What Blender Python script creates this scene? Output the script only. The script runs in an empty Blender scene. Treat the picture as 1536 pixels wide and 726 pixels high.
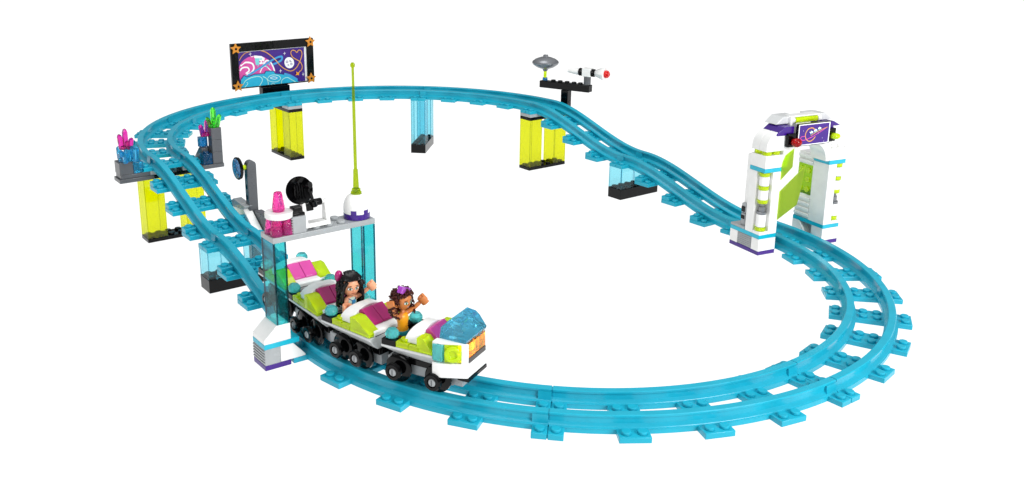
import bpy, bmesh, math, random
from mathutils import Vector, Matrix
R_=math.radians; PI=math.pi
random.seed(4)
scn=bpy.context.scene
scn.unit_settings.system='METRIC'; scn.unit_settings.scale_length=0.008   # one unit is one 8 mm stud
C=bpy.context.collection
# ------------------------------------------------------------------ materials
def lin(h):
    h=h.lstrip('#'); v=[int(h[i:i+2],16)/255 for i in (0,2,4)]
    return tuple(c/12.92 if c<=.04045 else ((c+.055)/1.055)**2.4 for c in v)+(1,)
M={}
def plastic(n,hexc,rough=.22,spec=.5,coat=0.0,metal=0,bump=.012):
    m=bpy.data.materials.new(n); m.use_nodes=True; nt=m.node_tree; b=nt.nodes['Principled BSDF']
    b.inputs['Roughness'].default_value=rough; b.inputs['Metallic'].default_value=metal
    b.inputs['Specular IOR Level'].default_value=spec; b.inputs['Coat Weight'].default_value=coat
    c=lin(hexc)
    tc=nt.nodes.new('ShaderNodeTexCoord')
    no=nt.nodes.new('ShaderNodeTexNoise'); no.inputs['Scale'].default_value=.9; no.inputs['Detail'].default_value=4
    nt.links.new(tc.outputs['Object'],no.inputs['Vector'])
    ra=nt.nodes.new('ShaderNodeValToRGB')
    ra.color_ramp.elements[0].position=.3; ra.color_ramp.elements[1].position=.75
    ra.color_ramp.elements[0].color=tuple(x*.93 for x in c[:3])+(1,); ra.color_ramp.elements[1].color=tuple(min(1,x*1.04) for x in c[:3])+(1,)
    nt.links.new(no.outputs['Fac'],ra.inputs['Fac']); nt.links.new(ra.outputs['Color'],b.inputs['Base Color'])
    mr=nt.nodes.new('ShaderNodeMapRange'); mr.inputs['To Min'].default_value=rough*.8; mr.inputs['To Max'].default_value=rough*1.3
    nt.links.new(no.outputs['Fac'],mr.inputs['Value']); nt.links.new(mr.outputs['Result'],b.inputs['Roughness'])
    n2=nt.nodes.new('ShaderNodeTexNoise'); n2.inputs['Scale'].default_value=1.6; n2.inputs['Detail'].default_value=2
    nt.links.new(tc.outputs['Object'],n2.inputs['Vector'])
    bp=nt.nodes.new('ShaderNodeBump'); bp.inputs['Strength'].default_value=.5; bp.inputs['Distance'].default_value=bump
    nt.links.new(n2.outputs['Fac'],bp.inputs['Height']); nt.links.new(bp.outputs['Normal'],b.inputs['Normal'])
    M[n]=m; return m
def clear(n,hexc,gloss=.05,diff=.0):
    """thin-walled transparent plastic: tinted see-through, Fresnel gloss on top"""
    m=bpy.data.materials.new(n); m.use_nodes=True; nt=m.node_tree; nt.nodes.clear()
    o=nt.nodes.new('ShaderNodeOutputMaterial'); t=nt.nodes.new('ShaderNodeBsdfTransparent'); g=nt.nodes.new('ShaderNodeBsdfGlossy')
    t.inputs[0].default_value=lin(hexc); g.inputs['Roughness'].default_value=gloss
    lw=nt.nodes.new('ShaderNodeLayerWeight'); lw.inputs['Blend'].default_value=.5
    pw=nt.nodes.new('ShaderNodeMath'); pw.operation='POWER'; pw.inputs[1].default_value=4; nt.links.new(lw.outputs['Facing'],pw.inputs[0])
    fr=nt.nodes.new('ShaderNodeMath'); fr.operation='MULTIPLY_ADD'; fr.inputs[1].default_value=.3; fr.inputs[2].default_value=.035; nt.links.new(pw.outputs[0],fr.inputs[0])
    mx=nt.nodes.new('ShaderNodeMixShader'); nt.links.new(fr.outputs[0],mx.inputs[0])
    nt.links.new(t.outputs[0],mx.inputs[1]); nt.links.new(g.outputs[0],mx.inputs[2])
    last=mx
    if diff>0:
        d=nt.nodes.new('ShaderNodeBsdfTranslucent'); d.inputs[0].default_value=lin(hexc)
        m2=nt.nodes.new('ShaderNodeMixShader'); m2.inputs[0].default_value=diff
        nt.links.new(mx.outputs[0],m2.inputs[1]); nt.links.new(d.outputs[0],m2.inputs[2]); last=m2
    nt.links.new(last.outputs[0],o.inputs[0]); M[n]=m; return m
def gem(n,hexc,rough=.03,glit=0.0,tr=.78):
    """solid transparent plastic: refracting, with bumpy facets"""
    m=bpy.data.materials.new(n); m.use_nodes=True; nt=m.node_tree; b=nt.nodes['Principled BSDF']
    b.inputs['Base Color'].default_value=lin(hexc); b.inputs['Transmission Weight'].default_value=tr; b.inputs['Roughness'].default_value=rough
    b.inputs['IOR'].default_value=1.38
    if glit:
        tc=nt.nodes.new('ShaderNodeTexCoord'); v=nt.nodes.new('ShaderNodeTexVoronoi'); v.inputs['Scale'].default_value=glit
        nt.links.new(tc.outputs['Object'],v.inputs['Vector'])
        bp=nt.nodes.new('ShaderNodeBump'); bp.inputs['Strength'].default_value=.7; bp.inputs['Distance'].default_value=.08
        nt.links.new(v.outputs['Distance'],bp.inputs['Height']); nt.links.new(bp.outputs['Normal'],b.inputs['Normal'])
    M[n]=m; return m
plastic('teal','#1CA6C0',.24,spec=.33,bump=.004); plastic('white','#F2F2F0',.2); plastic('black','#050506',.1,spec=.22,bump=.02); plastic('grey','#A4A8AA',.25)
plastic('dark_grey','#56585C',.28); plastic('purple','#3B1080',.22); plastic('band','#12B4CE',.22); plastic('magenta','#D2459C',.22)
plastic('deep_magenta','#B01A6E',.22); plastic('lime_solid','#B4DC28',.25); plastic('orange','#D98A1E',.3); plastic('silver','#85878B',.3,metal=.6)
plastic('red','#D81818',.2); plastic('skin','#F0A880',.4); plastic('brown_skin','#CC7A3E',.35); plastic('black_hair','#080708',.16,spec=.35,bump=.05)
plastic('brown_hair','#4E241C',.22,bump=.05); plastic('mint','#D3EFE0',.35); plastic('yellow_orange','#F7A416',.35); plastic('cloth_teal','#1CA6B8',.35)
plastic('ink','#1B1010',.5); plastic('eye_white','#FFFFFF',.3); plastic('iris_brown','#5E6A2A',.3); plastic('iris_green','#2F8A3A',.3)
plastic('pale_grey','#D2D4D4',.25); plastic('lip','#B0463E',.4); plastic('print_pink','#DF4FA6',.3); plastic('print_white','#FFFFFF',.3); plastic('print_cyan','#1FB4D8',.3)
plastic('print_blue','#3C9CD8',.3); plastic('print_purple','#3F1484',.3); plastic('print_gold','#E8A448',.3); plastic('print_navy','#20307A',.3)
plastic('print_aqua','#7FD8DC',.3); plastic('print_mint','#BFF3E6',.3); plastic('dark_brown','#4A4340',.4); plastic('glitter_blue','#1D4C8C',.2)
clear('clear_yellow','#FBFC5A',.05,.10); clear('clear_lime','#D2E036',.05,.16); clear('block_lime','#C4E25A',.05,.35); clear('clear_ice','#DDF7FB',.04); clear('clear_aqua','#B6F1F3',.04); clear('clear_glass','#F4FAFA',.04)
clear('lime_sheet','#E4F58A',.08,.66); clear('edge_yellow','#E2E64A'); clear('edge_ice','#86CBDA'); clear('edge_aqua','#2FA0B0')  # edge tints copy the darkening that refraction gives clear edges
gem('gem_lime','#E4FF14',tr=.5); gem('gem_pink','#FF4FB4',.05,5); gem('gem_magenta','#E238B0',tr=.88); gem('gem_blue','#45BFEA',.03); gem('gem_deep_blue','#1F78B4',.03,4)
gem('gem_teal','#6FE8EA',.03,2.4,tr=.66); gem('gem_green','#6CF850',.03,tr=.88); gem('gem_red','#E01C1C',.03); gem('gem_ice','#6AD4F2',.03,1.3,tr=.86); gem('gem_orange','#FFD257',.03,0,tr=.95); gem('gem_purple','#D05CE8',.05,tr=.5)
# speckled blue print of the round shield
def speckle():
    m=M['glitter_blue']; nt=m.node_tree; b=nt.nodes['Principled BSDF']
    v=nt.nodes.new('ShaderNodeTexVoronoi'); v.inputs['Scale'].default_value=5.5; tc=nt.nodes.new('ShaderNodeTexCoord'); nt.links.new(tc.outputs['Object'],v.inputs['Vector'])
    r=nt.nodes.new('ShaderNodeValToRGB'); e=r.color_ramp.elements; e[0].position=0; e[0].color=lin('#BFE8F4'); e[1].position=.8; e[1].color=lin('#12284E')
    k=e.new(.25); k.color=lin('#2E86C4'); nt.links.new(v.outputs['Distance'],r.inputs[0]); nt.links.new(r.outputs[0],b.inputs['Base Color'])
speckle()
# ------------------------------------------------------------------ mesh helpers
class MB:
    def __init__(s,mat=None): s.bm=bmesh.new(); s.mi=0; s.mats=[]; s.T=Matrix.Identity(4)
    def _fin(s,vs,fs):
        for v in vs: v.co=s.T@v.co
        for f in fs: f.material_index=s.mi
    def box(s,x0,x1,y0,y1,z0,z1):
        c=[s.bm.verts.new((x,y,z)) for z in (z0,z1) for x,y in ((x0,y0),(x1,y0),(x1,y1),(x0,y1))]
        fs=[s.bm.faces.new([c[i] for i in q]) for q in ((3,2,1,0),(4,5,6,7),(0,1,5,4),(1,2,6,5),(2,3,7,6),(3,0,4,7))]
        s._fin(c,fs); return s
    def prism(s,poly,axis,a,b):
        """poly in the two remaining axes (in order x,y,z without axis)"""
        def p(u,v,w): return {'x':(w,u,v),'y':(u,w,v),'z':(u,v,w)}[axis]
        A=[s.bm.verts.new(p(u,v,a)) for u,v in poly]; B=[s.bm.verts.new(p(u,v,b)) for u,v in poly]; n=len(poly)
        fs=[s.bm.faces.new(A[::-1]),s.bm.faces.new(B)]+[s.bm.faces.new((A[i],A[(i+1)%n],B[(i+1)%n],B[i])) for i in range(n)]
        s._fin(A+B,fs); return s
    def lathe(s,prof,c=(0,0,0),axis='z',seg=24,cap=True):
        rings=[]; vs=[];fs=[]
        for r,h in prof:
            ring=[]
            for k in range(seg):
                a=2*PI*k/seg; u,v=r*math.cos(a),r*math.sin(a)
                d={'z':(u,v,h),'x':(h,u,v),'y':(u,h,v)}[axis]
                ring.append(s.bm.verts.new((c[0]+d[0],c[1]+d[1],c[2]+d[2])))
            rings.append(ring); vs+=ring
        for A,B in zip(rings,rings[1:]):
            for k in range(seg): fs.append(s.bm.faces.new((A[k],A[(k+1)%seg],B[(k+1)%seg],B[k])))
        if cap: fs.append(s.bm.faces.new(rings[0][::-1])); fs.append(s.bm.faces.new(rings[-1]))
        s._fin(vs,fs); return s
    def cyl(s,c,r,h,axis='z',seg=24,r2=None,b=.03):
        r2=r if r2 is None else r2; b=min(b,h*.3,r*.3)
        return s.lathe([(r-b,0),(r,b),(r2,h-b),(r2-b,h)],c,axis,seg)
    def studs(s,pts,z,r=.31,h=.2,seg=16):
        for x,y in pts: s.cyl((x,y,z),r,h,'z',seg,b=.035)
        return s
    def sphere(s,c,r,seg=20,rings=10,sc=(1,1,1)):
        pr=[(max(1e-3,r*math.sin(PI*i/rings)),-r*math.cos(PI*i/rings)) for i in range(rings+1)]
        n0=len(s.bm.verts); T=s.T; s.T=T@Matrix.Translation(c)@Matrix.Diagonal((*sc,1)); s.lathe(pr,(0,0,0),'z',seg); s.T=T; return s
    def tube(s,pts,r,seg=10,closed=False,r2=None):
        pts=[Vector(p) for p in pts]; n=len(pts); rings=[];vs=[];fs=[]
        up=Vector((0,0,1))
        for i,p in enumerate(pts):
            a=pts[i-1] if (i>0 or closed) else p; b=pts[(i+1)%n] if (i<n-1 or closed) else p
            t=(b-a).normalized(); u=up if abs(t.dot(up))<.95 else Vector((1,0,0))
            e1=t.cross(u).normalized(); e2=e1.cross(t)
            rr=r if r2 is None else r+(r2-r)*i/(n-1)
            ring=[s.bm.verts.new(p+rr*(math.cos(2*PI*k/seg)*e1+math.sin(2*PI*k/seg)*e2)) for k in range(seg)]
            rings.append(ring); vs+=ring
        for i in range(n if closed else n-1):
            A,B=rings[i],rings[(i+1)%n]
            for k in range(seg): fs.append(s.bm.faces.new((A[k],A[(k+1)%seg],B[(k+1)%seg],B[k])))
        if not closed: fs.append(s.bm.faces.new(rings[0][::-1])); fs.append(s.bm.faces.new(rings[-1]))
        s._fin(vs,fs); return s
    def build(s,name,mats,parent=None,bevel=.045,smooth=True,angle=35,loc=None):
        bmesh.ops.recalc_face_normals(s.bm,faces=s.bm.faces)
        me=bpy.data.meshes.new(name); s.bm.to_mesh(me); s.bm.free()
        for m in (mats if isinstance(mats,(list,tuple)) else [mats]): me.materials.append(M[m])
        if smooth:
            for p in me.polygons: p.use_smooth=True
            me.set_sharp_from_angle(angle=R_(angle))
        o=bpy.data.objects.new(name,me); C.objects.link(o)
        if parent: o.parent=parent
        if loc: o.location=loc
        if bevel:
            b=o.modifiers.new('bevel','BEVEL'); b.width=bevel; b.segments=2; b.limit_method='ANGLE'; b.angle_limit=R_(50); b.use_clamp_overlap=True
        return o
def thing(name,label,cat,loc=(0,0,0),rz=0,group=None):
    o=bpy.data.objects.new(name,None); C.objects.link(o); o.location=loc; o.rotation_euler=(0,0,rz)
    o.empty_display_size=.5
    o['label']=label; o['category']=cat
    if group: o['group']=group
    return o
def copy_tree(o,parent=None):
    c=o.copy(); C.objects.link(c); c.parent=parent
    for ch in list(o.children): copy_tree(ch,c)
    return c
def grid(xs,ys): return [(x,y) for x in xs for y in ys]
# ------------------------------------------------------------------ world, floor, camera, light
w=bpy.data.worlds.new('World'); scn.world=w; w.use_nodes=True; nt=w.node_tree
bg=nt.nodes['Background']; tc=nt.nodes.new('ShaderNodeTexCoord'); sp=nt.nodes.new('ShaderNodeSeparateXYZ'); nt.links.new(tc.outputs['Generated'],sp.inputs[0])
rp=nt.nodes.new('ShaderNodeValToRGB'); e=rp.color_ramp.elements     # added bright lower half shines up through the table to whiten it; dimmer above
e[0].position=0; e[0].color=(1,1,1,1); e[1].position=1; e[1].color=(.6,.61,.62,1)
k=e.new(.495); k.color=(1,1,1,1); k=e.new(.505); k.color=(.16,.163,.168,1); k=e.new(.72); k.color=(.22,.225,.23,1)
mp=nt.nodes.new('ShaderNodeMapRange'); mp.inputs['From Min'].default_value=-1
nt.links.new(sp.outputs['Z'],mp.inputs['Value']); nt.links.new(mp.outputs['Result'],rp.inputs[0]); nt.links.new(rp.outputs[0],bg.inputs[0]); bg.inputs[1].default_value=1.27
scn.cycles.transparent_max_bounces=40; scn.cycles.max_bounces=14; scn.cycles.transmission_bounces=14
scn.view_settings.view_transform='Standard'; scn.view_settings.look='None'; scn.view_settings.exposure=0; scn.view_settings.gamma=1
# white floor, translucent so the added light from below washes out shadows
m=bpy.data.materials.new('underlit_floor'); m.use_nodes=True; nt=m.node_tree; nt.nodes.clear()
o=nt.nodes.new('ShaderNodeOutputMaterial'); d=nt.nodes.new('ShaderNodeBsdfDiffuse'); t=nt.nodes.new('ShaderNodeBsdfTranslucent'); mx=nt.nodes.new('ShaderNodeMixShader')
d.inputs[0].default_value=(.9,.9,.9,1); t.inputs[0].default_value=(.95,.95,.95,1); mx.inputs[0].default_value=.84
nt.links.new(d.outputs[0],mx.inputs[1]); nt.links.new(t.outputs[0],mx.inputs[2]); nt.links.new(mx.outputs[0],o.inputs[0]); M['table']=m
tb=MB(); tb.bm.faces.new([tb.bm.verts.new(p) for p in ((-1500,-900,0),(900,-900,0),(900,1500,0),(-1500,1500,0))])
tb=tb.build('ground','table',None,0); tb['kind']='structure'; tb['label']='white surface under the whole track, brightened by added light from below'
# camera solved from the photograph
cam=bpy.data.cameras.new('camera'); co=bpy.data.objects.new('camera',cam); C.objects.link(co); scn.camera=co
P0=(73.98900864,-53.76598031,30.51220904); az,el,roll,f=2.5358671642,-0.2697380289,-0.0027446432,1424.84665
fw=Vector((math.cos(el)*math.cos(az),math.cos(el)*math.sin(az),math.sin(el))); rt=fw.cross(Vector((0,0,1))).normalized(); up=rt.cross(fw)
r2=rt*math.cos(roll)+up*math.sin(roll); u2=up*math.cos(roll)-rt*math.sin(roll)
co.matrix_world=Matrix.Translation(P0)@Matrix((r2,u2,-fw)).transposed().to_4x4()
cam.sensor_fit='HORIZONTAL'; cam.sensor_width=36; cam.lens=f/1536*36; cam.shift_x=104.66457/1536; cam.shift_y=-88.83618/1536; cam.clip_start=.5; cam.clip_end=5000
def softbox(name,loc,tgt,sx,sy,power):
    l=bpy.data.lights.new(name,'AREA'); l.shape='RECTANGLE'; l.size=sx; l.size_y=sy; l.energy=power
    o=bpy.data.objects.new(name,l); C.objects.link(o); o.location=loc
    o.rotation_euler=(Vector(tgt)-Vector(loc)).to_track_quat('-Z','Y').to_euler(); return o
softbox('key_softbox',(135,5,60),(5,0,3),60,50,152000)
softbox('top_softbox',(-10,-10,130),(-5,0,0),90,70,72000)
softbox('front_softbox',(60,-130,50),(5,0,3),50,30,20000)
# ------------------------------------------------------------------ track
RAD=24.2; H=7.2
HALF=[(.44,.02),(.44,.38),(.5,.42),(.5,.47),(.43,.5),(.41,.54),(.3,.6),(.17,.72),(.15,1.16),(.28,1.22),(.29,1.37),(.25,1.42)]
HALF=[(o,z*.87) for o,z in HALF]
PROF=[(-o,z) for o,z in HALF]+HALF[::-1]
def sweep(mb,path,side,prof=PROF):
    """path: list of (x,y,heading,z); side: lateral offset, positive = right of travel (outward)"""
    rings=[]
    for x,y,h,z in path:
        nx,ny=math.sin(h),-math.cos(h)
        rings.append([mb.bm.verts.new((x+nx*(side+o),y+ny*(side+o),z+zz)) for o,zz in prof])
    n=len(prof)
    for A,B in zip(rings,rings[1:]):
        for k in range(n): mb.bm.faces.new((A[k],A[(k+1)%n],B[(k+1)%n],B[k]))
    mb.bm.faces.new(rings[0][::-1]); mb.bm.faces.new(rings[-1])
def arc(t,zoff=0): a=t*PI/4; return (RAD*math.sin(a),RAD-RAD*math.cos(a),a,0)
def sm(u): return u*u*(3-2*u)
def down(t): return (16*t,0,0,3.6*(1-sm(t)))
def sub(fn,t0,t1,n): return [fn(t0+(t1-t0)*i/n) for i in range(n+1)]
G=.035
def sleeper(mb,x0,x1,ramp=False):
    if x0==G: mb.box(0,.2,-2.93,2.93,.03,.34)
    if x1==-G: mb.box(-.2,0,-2.93,2.93,.03,.34)
    mb.box(x0,x1,-3,3,0,.4)
    xs=[x for x in (-.5,.5) if x0<x<x1]
    if ramp:   # uphill half carries a raised block each side of the rails
        mb.box(x0,0,-2.99,-.01,.4,.8); mb.box(x0,0,.01,2.99,.4,.8)
        mb.studs(grid([-.5],[-2.5,-.5,.5,2.5]),.8); mb.studs(grid([.5],[-2.5,-.5,.5,2.5]),.4)
    else: mb.studs(grid(xs,[-2.5,-.5,.5,2.5]),.4)
def track_section(name,fn,n,L,ramp,label,loc,rz,group):
    T=thing(name,label,'track',loc,rz,group)
    e=G/L
    for s in (-1.5,1.5):
        mb=MB(); sweep(mb,sub(fn,e,1-e,n),s); core=[(o*.8,.1+(z-.02)*.9) for o,z in PROF]; sweep(mb,[fn(0),fn(e*1.5)],s,core); sweep(mb,[fn(1-e*1.5),fn(1)],s,core)
        # filled square lug on both flanks just before the joint
        lug=[(-.37,.47),(-.3,1.05),(.3,1.05),(.37,.47)]
        sweep(mb,sub(fn,1-.95/L,1-e*1.02,3),s,lug)
        if ramp:  # feet that carry the sloping rail on the level sleepers
            for q,z in ((1,2.4),(2,1.2),(3,0)):
                x=4*q; z1=fn(x/16)[3]; mb.box(x-.9,x+.6,-s-.38,-s+.38,z+.05,z1+.3)
        mb.build('rail','teal',T,.0,angle=28)
    for q in range(5):
        x,y,h,z=fn(q/4)
        if ramp: z={0:3.6,1:2.4,2:1.2,3:0,4:0}[q]
        x0,x1=(G,1) if q==0 else ((-1,-G) if q==4 else (-1,1))
        mb=MB(); sleeper(mb,x0,x1,ramp and 0<q<4)
        o=mb.build('sleeper','teal',T,.04); o.location=(x,y,z); o.rotation_euler=(0,0,h)
    return T
def joint(k):  # curve joints, angle measured in steps of 45 deg from the right oval centre
    pass
LC=['curved ground track section in front, running from the station past the lead car','curved ground track section at bottom centre, sweeping empty toward the right',
 'short looking curved ground track section at the far right bend','curved ground track section passing through the white arch',
 'high curved track section between yellow pillars and clear blue pillar at the back right','high curved track section at the back between clear blue pillar and the picture board',
 'high curved track section left of the picture board','high curved track section at the far left bend beside the crystals']
g1='curved teal track sections'; g2='sloping teal track sections'
base=None
for i in range(8):
    a=-PI/2+i*PI/4; cx=16 if i<4 else -16; z=0 if i<4 else H
    loc=(cx+RAD*math.cos(a),RAD*math.sin(a),z); rz=i*PI/4
    if base is None: base=track_section('track_section',arc,30,RAD*PI/4,False,LC[0],loc,rz,g1)
    else:
        c=copy_tree(base); c.location=loc; c.rotation_euler=(0,0,rz); c['label']=LC[i]
LR=['lower sloping track section at the left, running down into the station','upper sloping track section at the left, coming down from the crystals',
    'lower sloping track section behind, running down into the white arch','upper sloping track section below the rocket arm']
sl=track_section('track_section',down,36,16,True,LR[0],(0,-RAD,0),0,g2)
for lab,loc,rz in ((LR[1],(-16,-RAD,3.6),0),(LR[2],(0,RAD,0),PI),(LR[3],(-16,RAD,3.6),PI)):
    pass
for lab,loc,rz in ((LR[1],(-16,-RAD,3.6),0),):
    c=copy_tree(sl); c.location=loc; c['label']=lab
# ramps on the far side come down toward +x
for lab,x,z in ((LR[2],0,0),(LR[3],-16,3.6)):
    c=copy_tree(sl); c.location=(x,RAD,z); c['label']=lab
# ------------------------------------------------------------------ supports
def hollow(mb,x0,x1,y0,y1,z0,z1,t=.14):
    mb.box(x0,x1,y0,y0+t,z0,z1); mb.box(x0,x1,y1-t,y1,z0,z1); mb.box(x0,x0+t,y0+t,y1-t,z0,z1); mb.box(x1-t,x1,y0+t,y1-t,z0,z1)
def support(label,loc,rz,mat,zb,ztop,cap,group,caplen=3,cols=(-2,2)):
    T=thing('track_support',label,'support pillar',loc,rz,group)   # local x across the 2-stud side, y along the 6-stud side
    b=MB(); b.box(-1,1,-3,3,.012,zb); b.studs(grid([-.5,.5],[-2.5,-1.5,-.5,.5,1.5,2.5]),zb); b.build('base_plate','black',T,.04)
    zc=ztop-.8 if cap else ztop
    for y in cols:
        p=MB(); hollow(p,-.99,.99,y-.99,y+.99,zb+.005,zc-.01); p.mi=1
        for ex in (-1,1):
            for ey in (-1,1): x_=ex*.93; y_=y+ey*.93; p.box(x_-.03,x_+.03,y_-.03,y_+.03,zb+.02,zc-.03)  # darker corner bars stand in for refraction darkening at the edges
        p.build('pillar',[mat,'edge_yellow' if 'yellow' in mat else 'edge_ice'],T,.02)
    if cap:
        p=MB(); p.box(-1,1,-3,caplen,zc,zc+.4); p.build('cap_plate','black',T,.04)
        for y in (-2,2): p=MB(); p.box(-1,1,y-1,y+1,zc+.402,zc+.798); p.build('spacer_plate','grey',T,.04)
    return T
gy='yellow transparent track supports'; gb='blue transparent track supports'
support('tall yellow transparent pillars on black base under the picture board',(-40.2,0,0),PI/2,'clear_yellow',.4,H,True,gy)
support('tall yellow transparent pillars on black base left of the rocket arm',(-16,RAD,0),0,'clear_yellow',.4,H,True,gy)
support('tall lime transparent pillars on black base below the magenta crystals',(-16,-RAD,0),0,'clear_yellow',.4,H,True,gy)
support('tall clear blue pillars on thick black base at the middle of the back curve',(-33.11,17.11,0),PI/4,'clear_ice',1.2,H,False,gb)
support('low clear blue pillars on black base halfway down the right slope',(0,RAD,0),0,'clear_ice',1.2,3.6,False,gb)
support('low blue green pillars on black base halfway down the left slope',(0,-RAD,0),0,'clear_ice',1.2,3.6,False,gb)
# ------------------------------------------------------------------ picture board
def star5(mb,c,r,t,axis='x'):
    pts=[]
    for k in range(10):
        a=PI/2+k*PI/5; rr=r if k%2==0 else r*.48; pts.append((c[1]+rr*math.cos(a),c[2]+rr*math.sin(a)))
    mb.prism(pts,'x',c[0],c[0]+t)
def strip2(pts,wd):
    """polyline (2d) -> list of quads"""
    q=[]
    P=[Vector(p) for p in pts]
    for i in range(len(P)-1):
        d=(P[i+1]-P[i]); L=d.length
        if L<1e-6: continue
        d/=L; n=Vector((-d.y,d.x))*wd/2; e=d*wd*.25
        q.append([P[i]-e+n,P[i]-e-n,P[i+1]+e-n,P[i+1]+e+n])
    return q
def smooth_path(pts,n=8,closed=False):
    P=[Vector(p) for p in pts]; out=[]; N=len(P)
    rng=range(N if closed else N-1)
    for i in rng:
        if closed: a,b,c,d=P[i-1],P[i],P[(i+1)%N],P[(i+2)%N]
        else: a=P[max(i-1,0)];b=P[i];c=P[i+1];d=P[min(i+2,N-1)]
        for k in range(n):
            t=k/n; out.append(.5*((2*b)+(c-a)*t+(2*a-5*b+4*c-d)*t*t+(3*b-a-3*c+d)*t**3))
    out.append(P[0].copy() if closed else P[-1]); return out
class Art:
    """flat printed artwork built in a plane: map() takes photo-like picture coordinates to (u,v) metres on the sheet"""
    def __init__(s,mapf,frame,clip,mats): s.m=mapf; s.fr=frame; s.lv=0; s.bm=bmesh.new(); s.mats=mats; s.clip=clip
    def _clip(s,poly):
        x0,x1,y0,y1=s.clip
        for ax,val,sg in ((0,x0,1),(0,x1,-1),(1,y0,1),(1,y1,-1)):
            out=[]
            for i in range(len(poly)):
                a,b=poly[i],poly[(i+1)%len(poly)]; da,db=(a[ax]-val)*sg,(b[ax]-val)*sg
                if da>=0: out.append(a)
                if da*db<0: t=da/(da-db); out.append((a[0]+(b[0]-a[0])*t,a[1]+(b[1]-a[1])*t))
            poly=out
            if len(poly)<3: return []
        return poly
    def poly(s,pts,mat,lift=True,mapped=False):
        if lift: s.lv+=1
        p=[tuple(q) if mapped else s.m(*q) for q in pts]; p=s._clip(p)
        if len(p)<3: return
        f=s.bm.faces.new([s.bm.verts.new(s.fr(u,v,.003*s.lv)) for u,v in p]); f.material_index=s.mats.index(mat)
    def line(s,pts,wd,mat,n=8,closed=False,smooth=True):
        s.lv+=1
        pts=[s.m(*q) for q in pts]
        if smooth: pts=smooth_path(pts,n,closed)
        elif closed: pts=pts+[pts[0]]
        for i,q in enumerate(strip2(pts,wd)):
            s.lv+=.02; s.poly(q,mat,False,True)
    def disc(s,c,rx,ry,mat,rot=0,n=28,lift=True):
        s.poly([(c[0]+rx*math.cos(2*PI*k/n)*math.cos(rot)-ry*math.sin(2*PI*k/n)*math.sin(rot),c[1]+rx*math.cos(2*PI*k/n)*math.sin(rot)+ry*math.sin(2*PI*k/n)*math.cos(rot)) for k in range(n)],mat,lift)
    def build(s,name,parent):
        bmesh.ops.recalc_face_normals(s.bm,faces=s.bm.faces); bmesh.ops.triangulate(s.bm,faces=s.bm.faces)
        me=bpy.data.meshes.new(name); s.bm.to_mesh(me); s.bm.free()
        for m in s.mats: me.materials.append(M[m])
        o=bpy.data.objects.new(name,me); C.objects.link(o); o.parent=parent; return o
T=thing('picture_board','black framed space picture board with orange corner stars above the back track','billboard',(-44.2,.25,0))
p=MB()
p.box(0,.5,-6,-5,9,15); p.box(0,.5,5,6,9,15); p.box(0,.5,-5,-.02,13.9,15); p.box(0,.5,.02,5,13.9,15)
p.box(0,.5,-5,5,9,9.12)
p.build('frame','black',T,.05)
p=MB(); p.box(.05,.3,-4.98,4.98,9.13,13.88); p.build('backing_panel','white',T,.02)
p=MB(); p.box(-.3,.9,-2,2,7.5,8.95); p.build('foot','black',T,.06)
p=MB(); p.box(.1,.4,-2,2,8.95,9.13); p.build('clip','black',T,.02)
def bm_(x,y):
    u=(x-168)/737; yt=200-65*u; yb=590-75*u; v=(yb-y)/(yb-yt); return (-4.95+9.6*u,9.16+4.66*v)
A=Art(bm_,lambda u,v,l:(.305+l,u,v),(-4.95,4.65,9.16,13.82),['print_purple','print_pink','print_white','print_cyan','print_blue','print_gold','print_navy','print_aqua','print_mint','yellow_orange'])
A.poly([(-4.95,9.16),(4.65,9.16),(4.65,13.82),(-4.95,13.82)],'print_purple',mapped=True)
A.disc((362,425),205,192,'print_pink')
A.poly([(300,245),(350,232),(420,238),(455,262),(440,320),(400,330),(380,300),(350,262)],'print_white')
A.poly([(345,262),(400,262),(392,330),(372,360),(352,330)],'print_aqua')
A.line([(190,345),(240,310),(310,320),(330,370),(300,420),(250,440)],.22,'print_white')
A.line([(178,400),(205,370),(260,365),(275,400),(240,430)],.2,'print_white')
A.line([(440,330),(470,290),(510,300),(540,350),(555,400)],.2,'print_white')
A.line([(395,420),(420,370),(460,350),(500,385),(530,415)],.13,'print_white')
A.line([(196,330),(260,285),(330,300),(352,350)],.1,'print_pink'); A.line([(420,345),(450,330),(480,370)],.1,'print_aqua')
for x,y in ((330,250),(356,290),(372,318),(398,300),(412,270),(430,300),(366,345),(250,330),(500,330)): A.disc((x,y),9,9,'print_pink' if x%4 else 'print_aqua')
A.line([(175,285),(205,240),(245,205),(290,190)],.09,'print_gold')
A.line([(258,455),(330,410),(420,355),(520,290),(600,250),(645,244),(638,280),(600,305),(545,328)],.26,'print_blue')
A.line([(560,290),(600,262),(630,262),(600,290)],.08,'print_navy')
A.line([(415,178),(470,195),(530,240),(580,290),(630,350),(690,390),(745,402),(800,370),(840,310),(866,250),(876,205),(862,172),(835,172),(818,195),(795,175),(765,172),(748,200),(765,245),(810,275),(850,300),(872,345),(862,390),(835,410)],.11,'print_gold',10)
A.disc((725,310),56,62,'print_white')
for x,y,r in ((700,300,13),(735,290,9),(748,325,12),(712,335,8),(745,300,6)): A.disc((x,y),r,r,'print_purple'); A.disc((x,y),r*.55,r*.55,'print_white')
A.poly([(170,610),(180,490),(215,455),(240,450),(250,470),(330,440),(440,425),(450,405),(480,400),(540,405),(560,430),(640,435),(720,455),(800,500),(820,520),(820,610)],'print_cyan')
A.line([(180,495),(215,452),(245,470),(330,440),(440,432),(455,404),(545,404),(560,430),(640,438),(720,458),(800,500)],.1,'print_navy',smooth=False)
A.line([(665,435),(730,455),(805,498)],.28,'print_blue')
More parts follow.
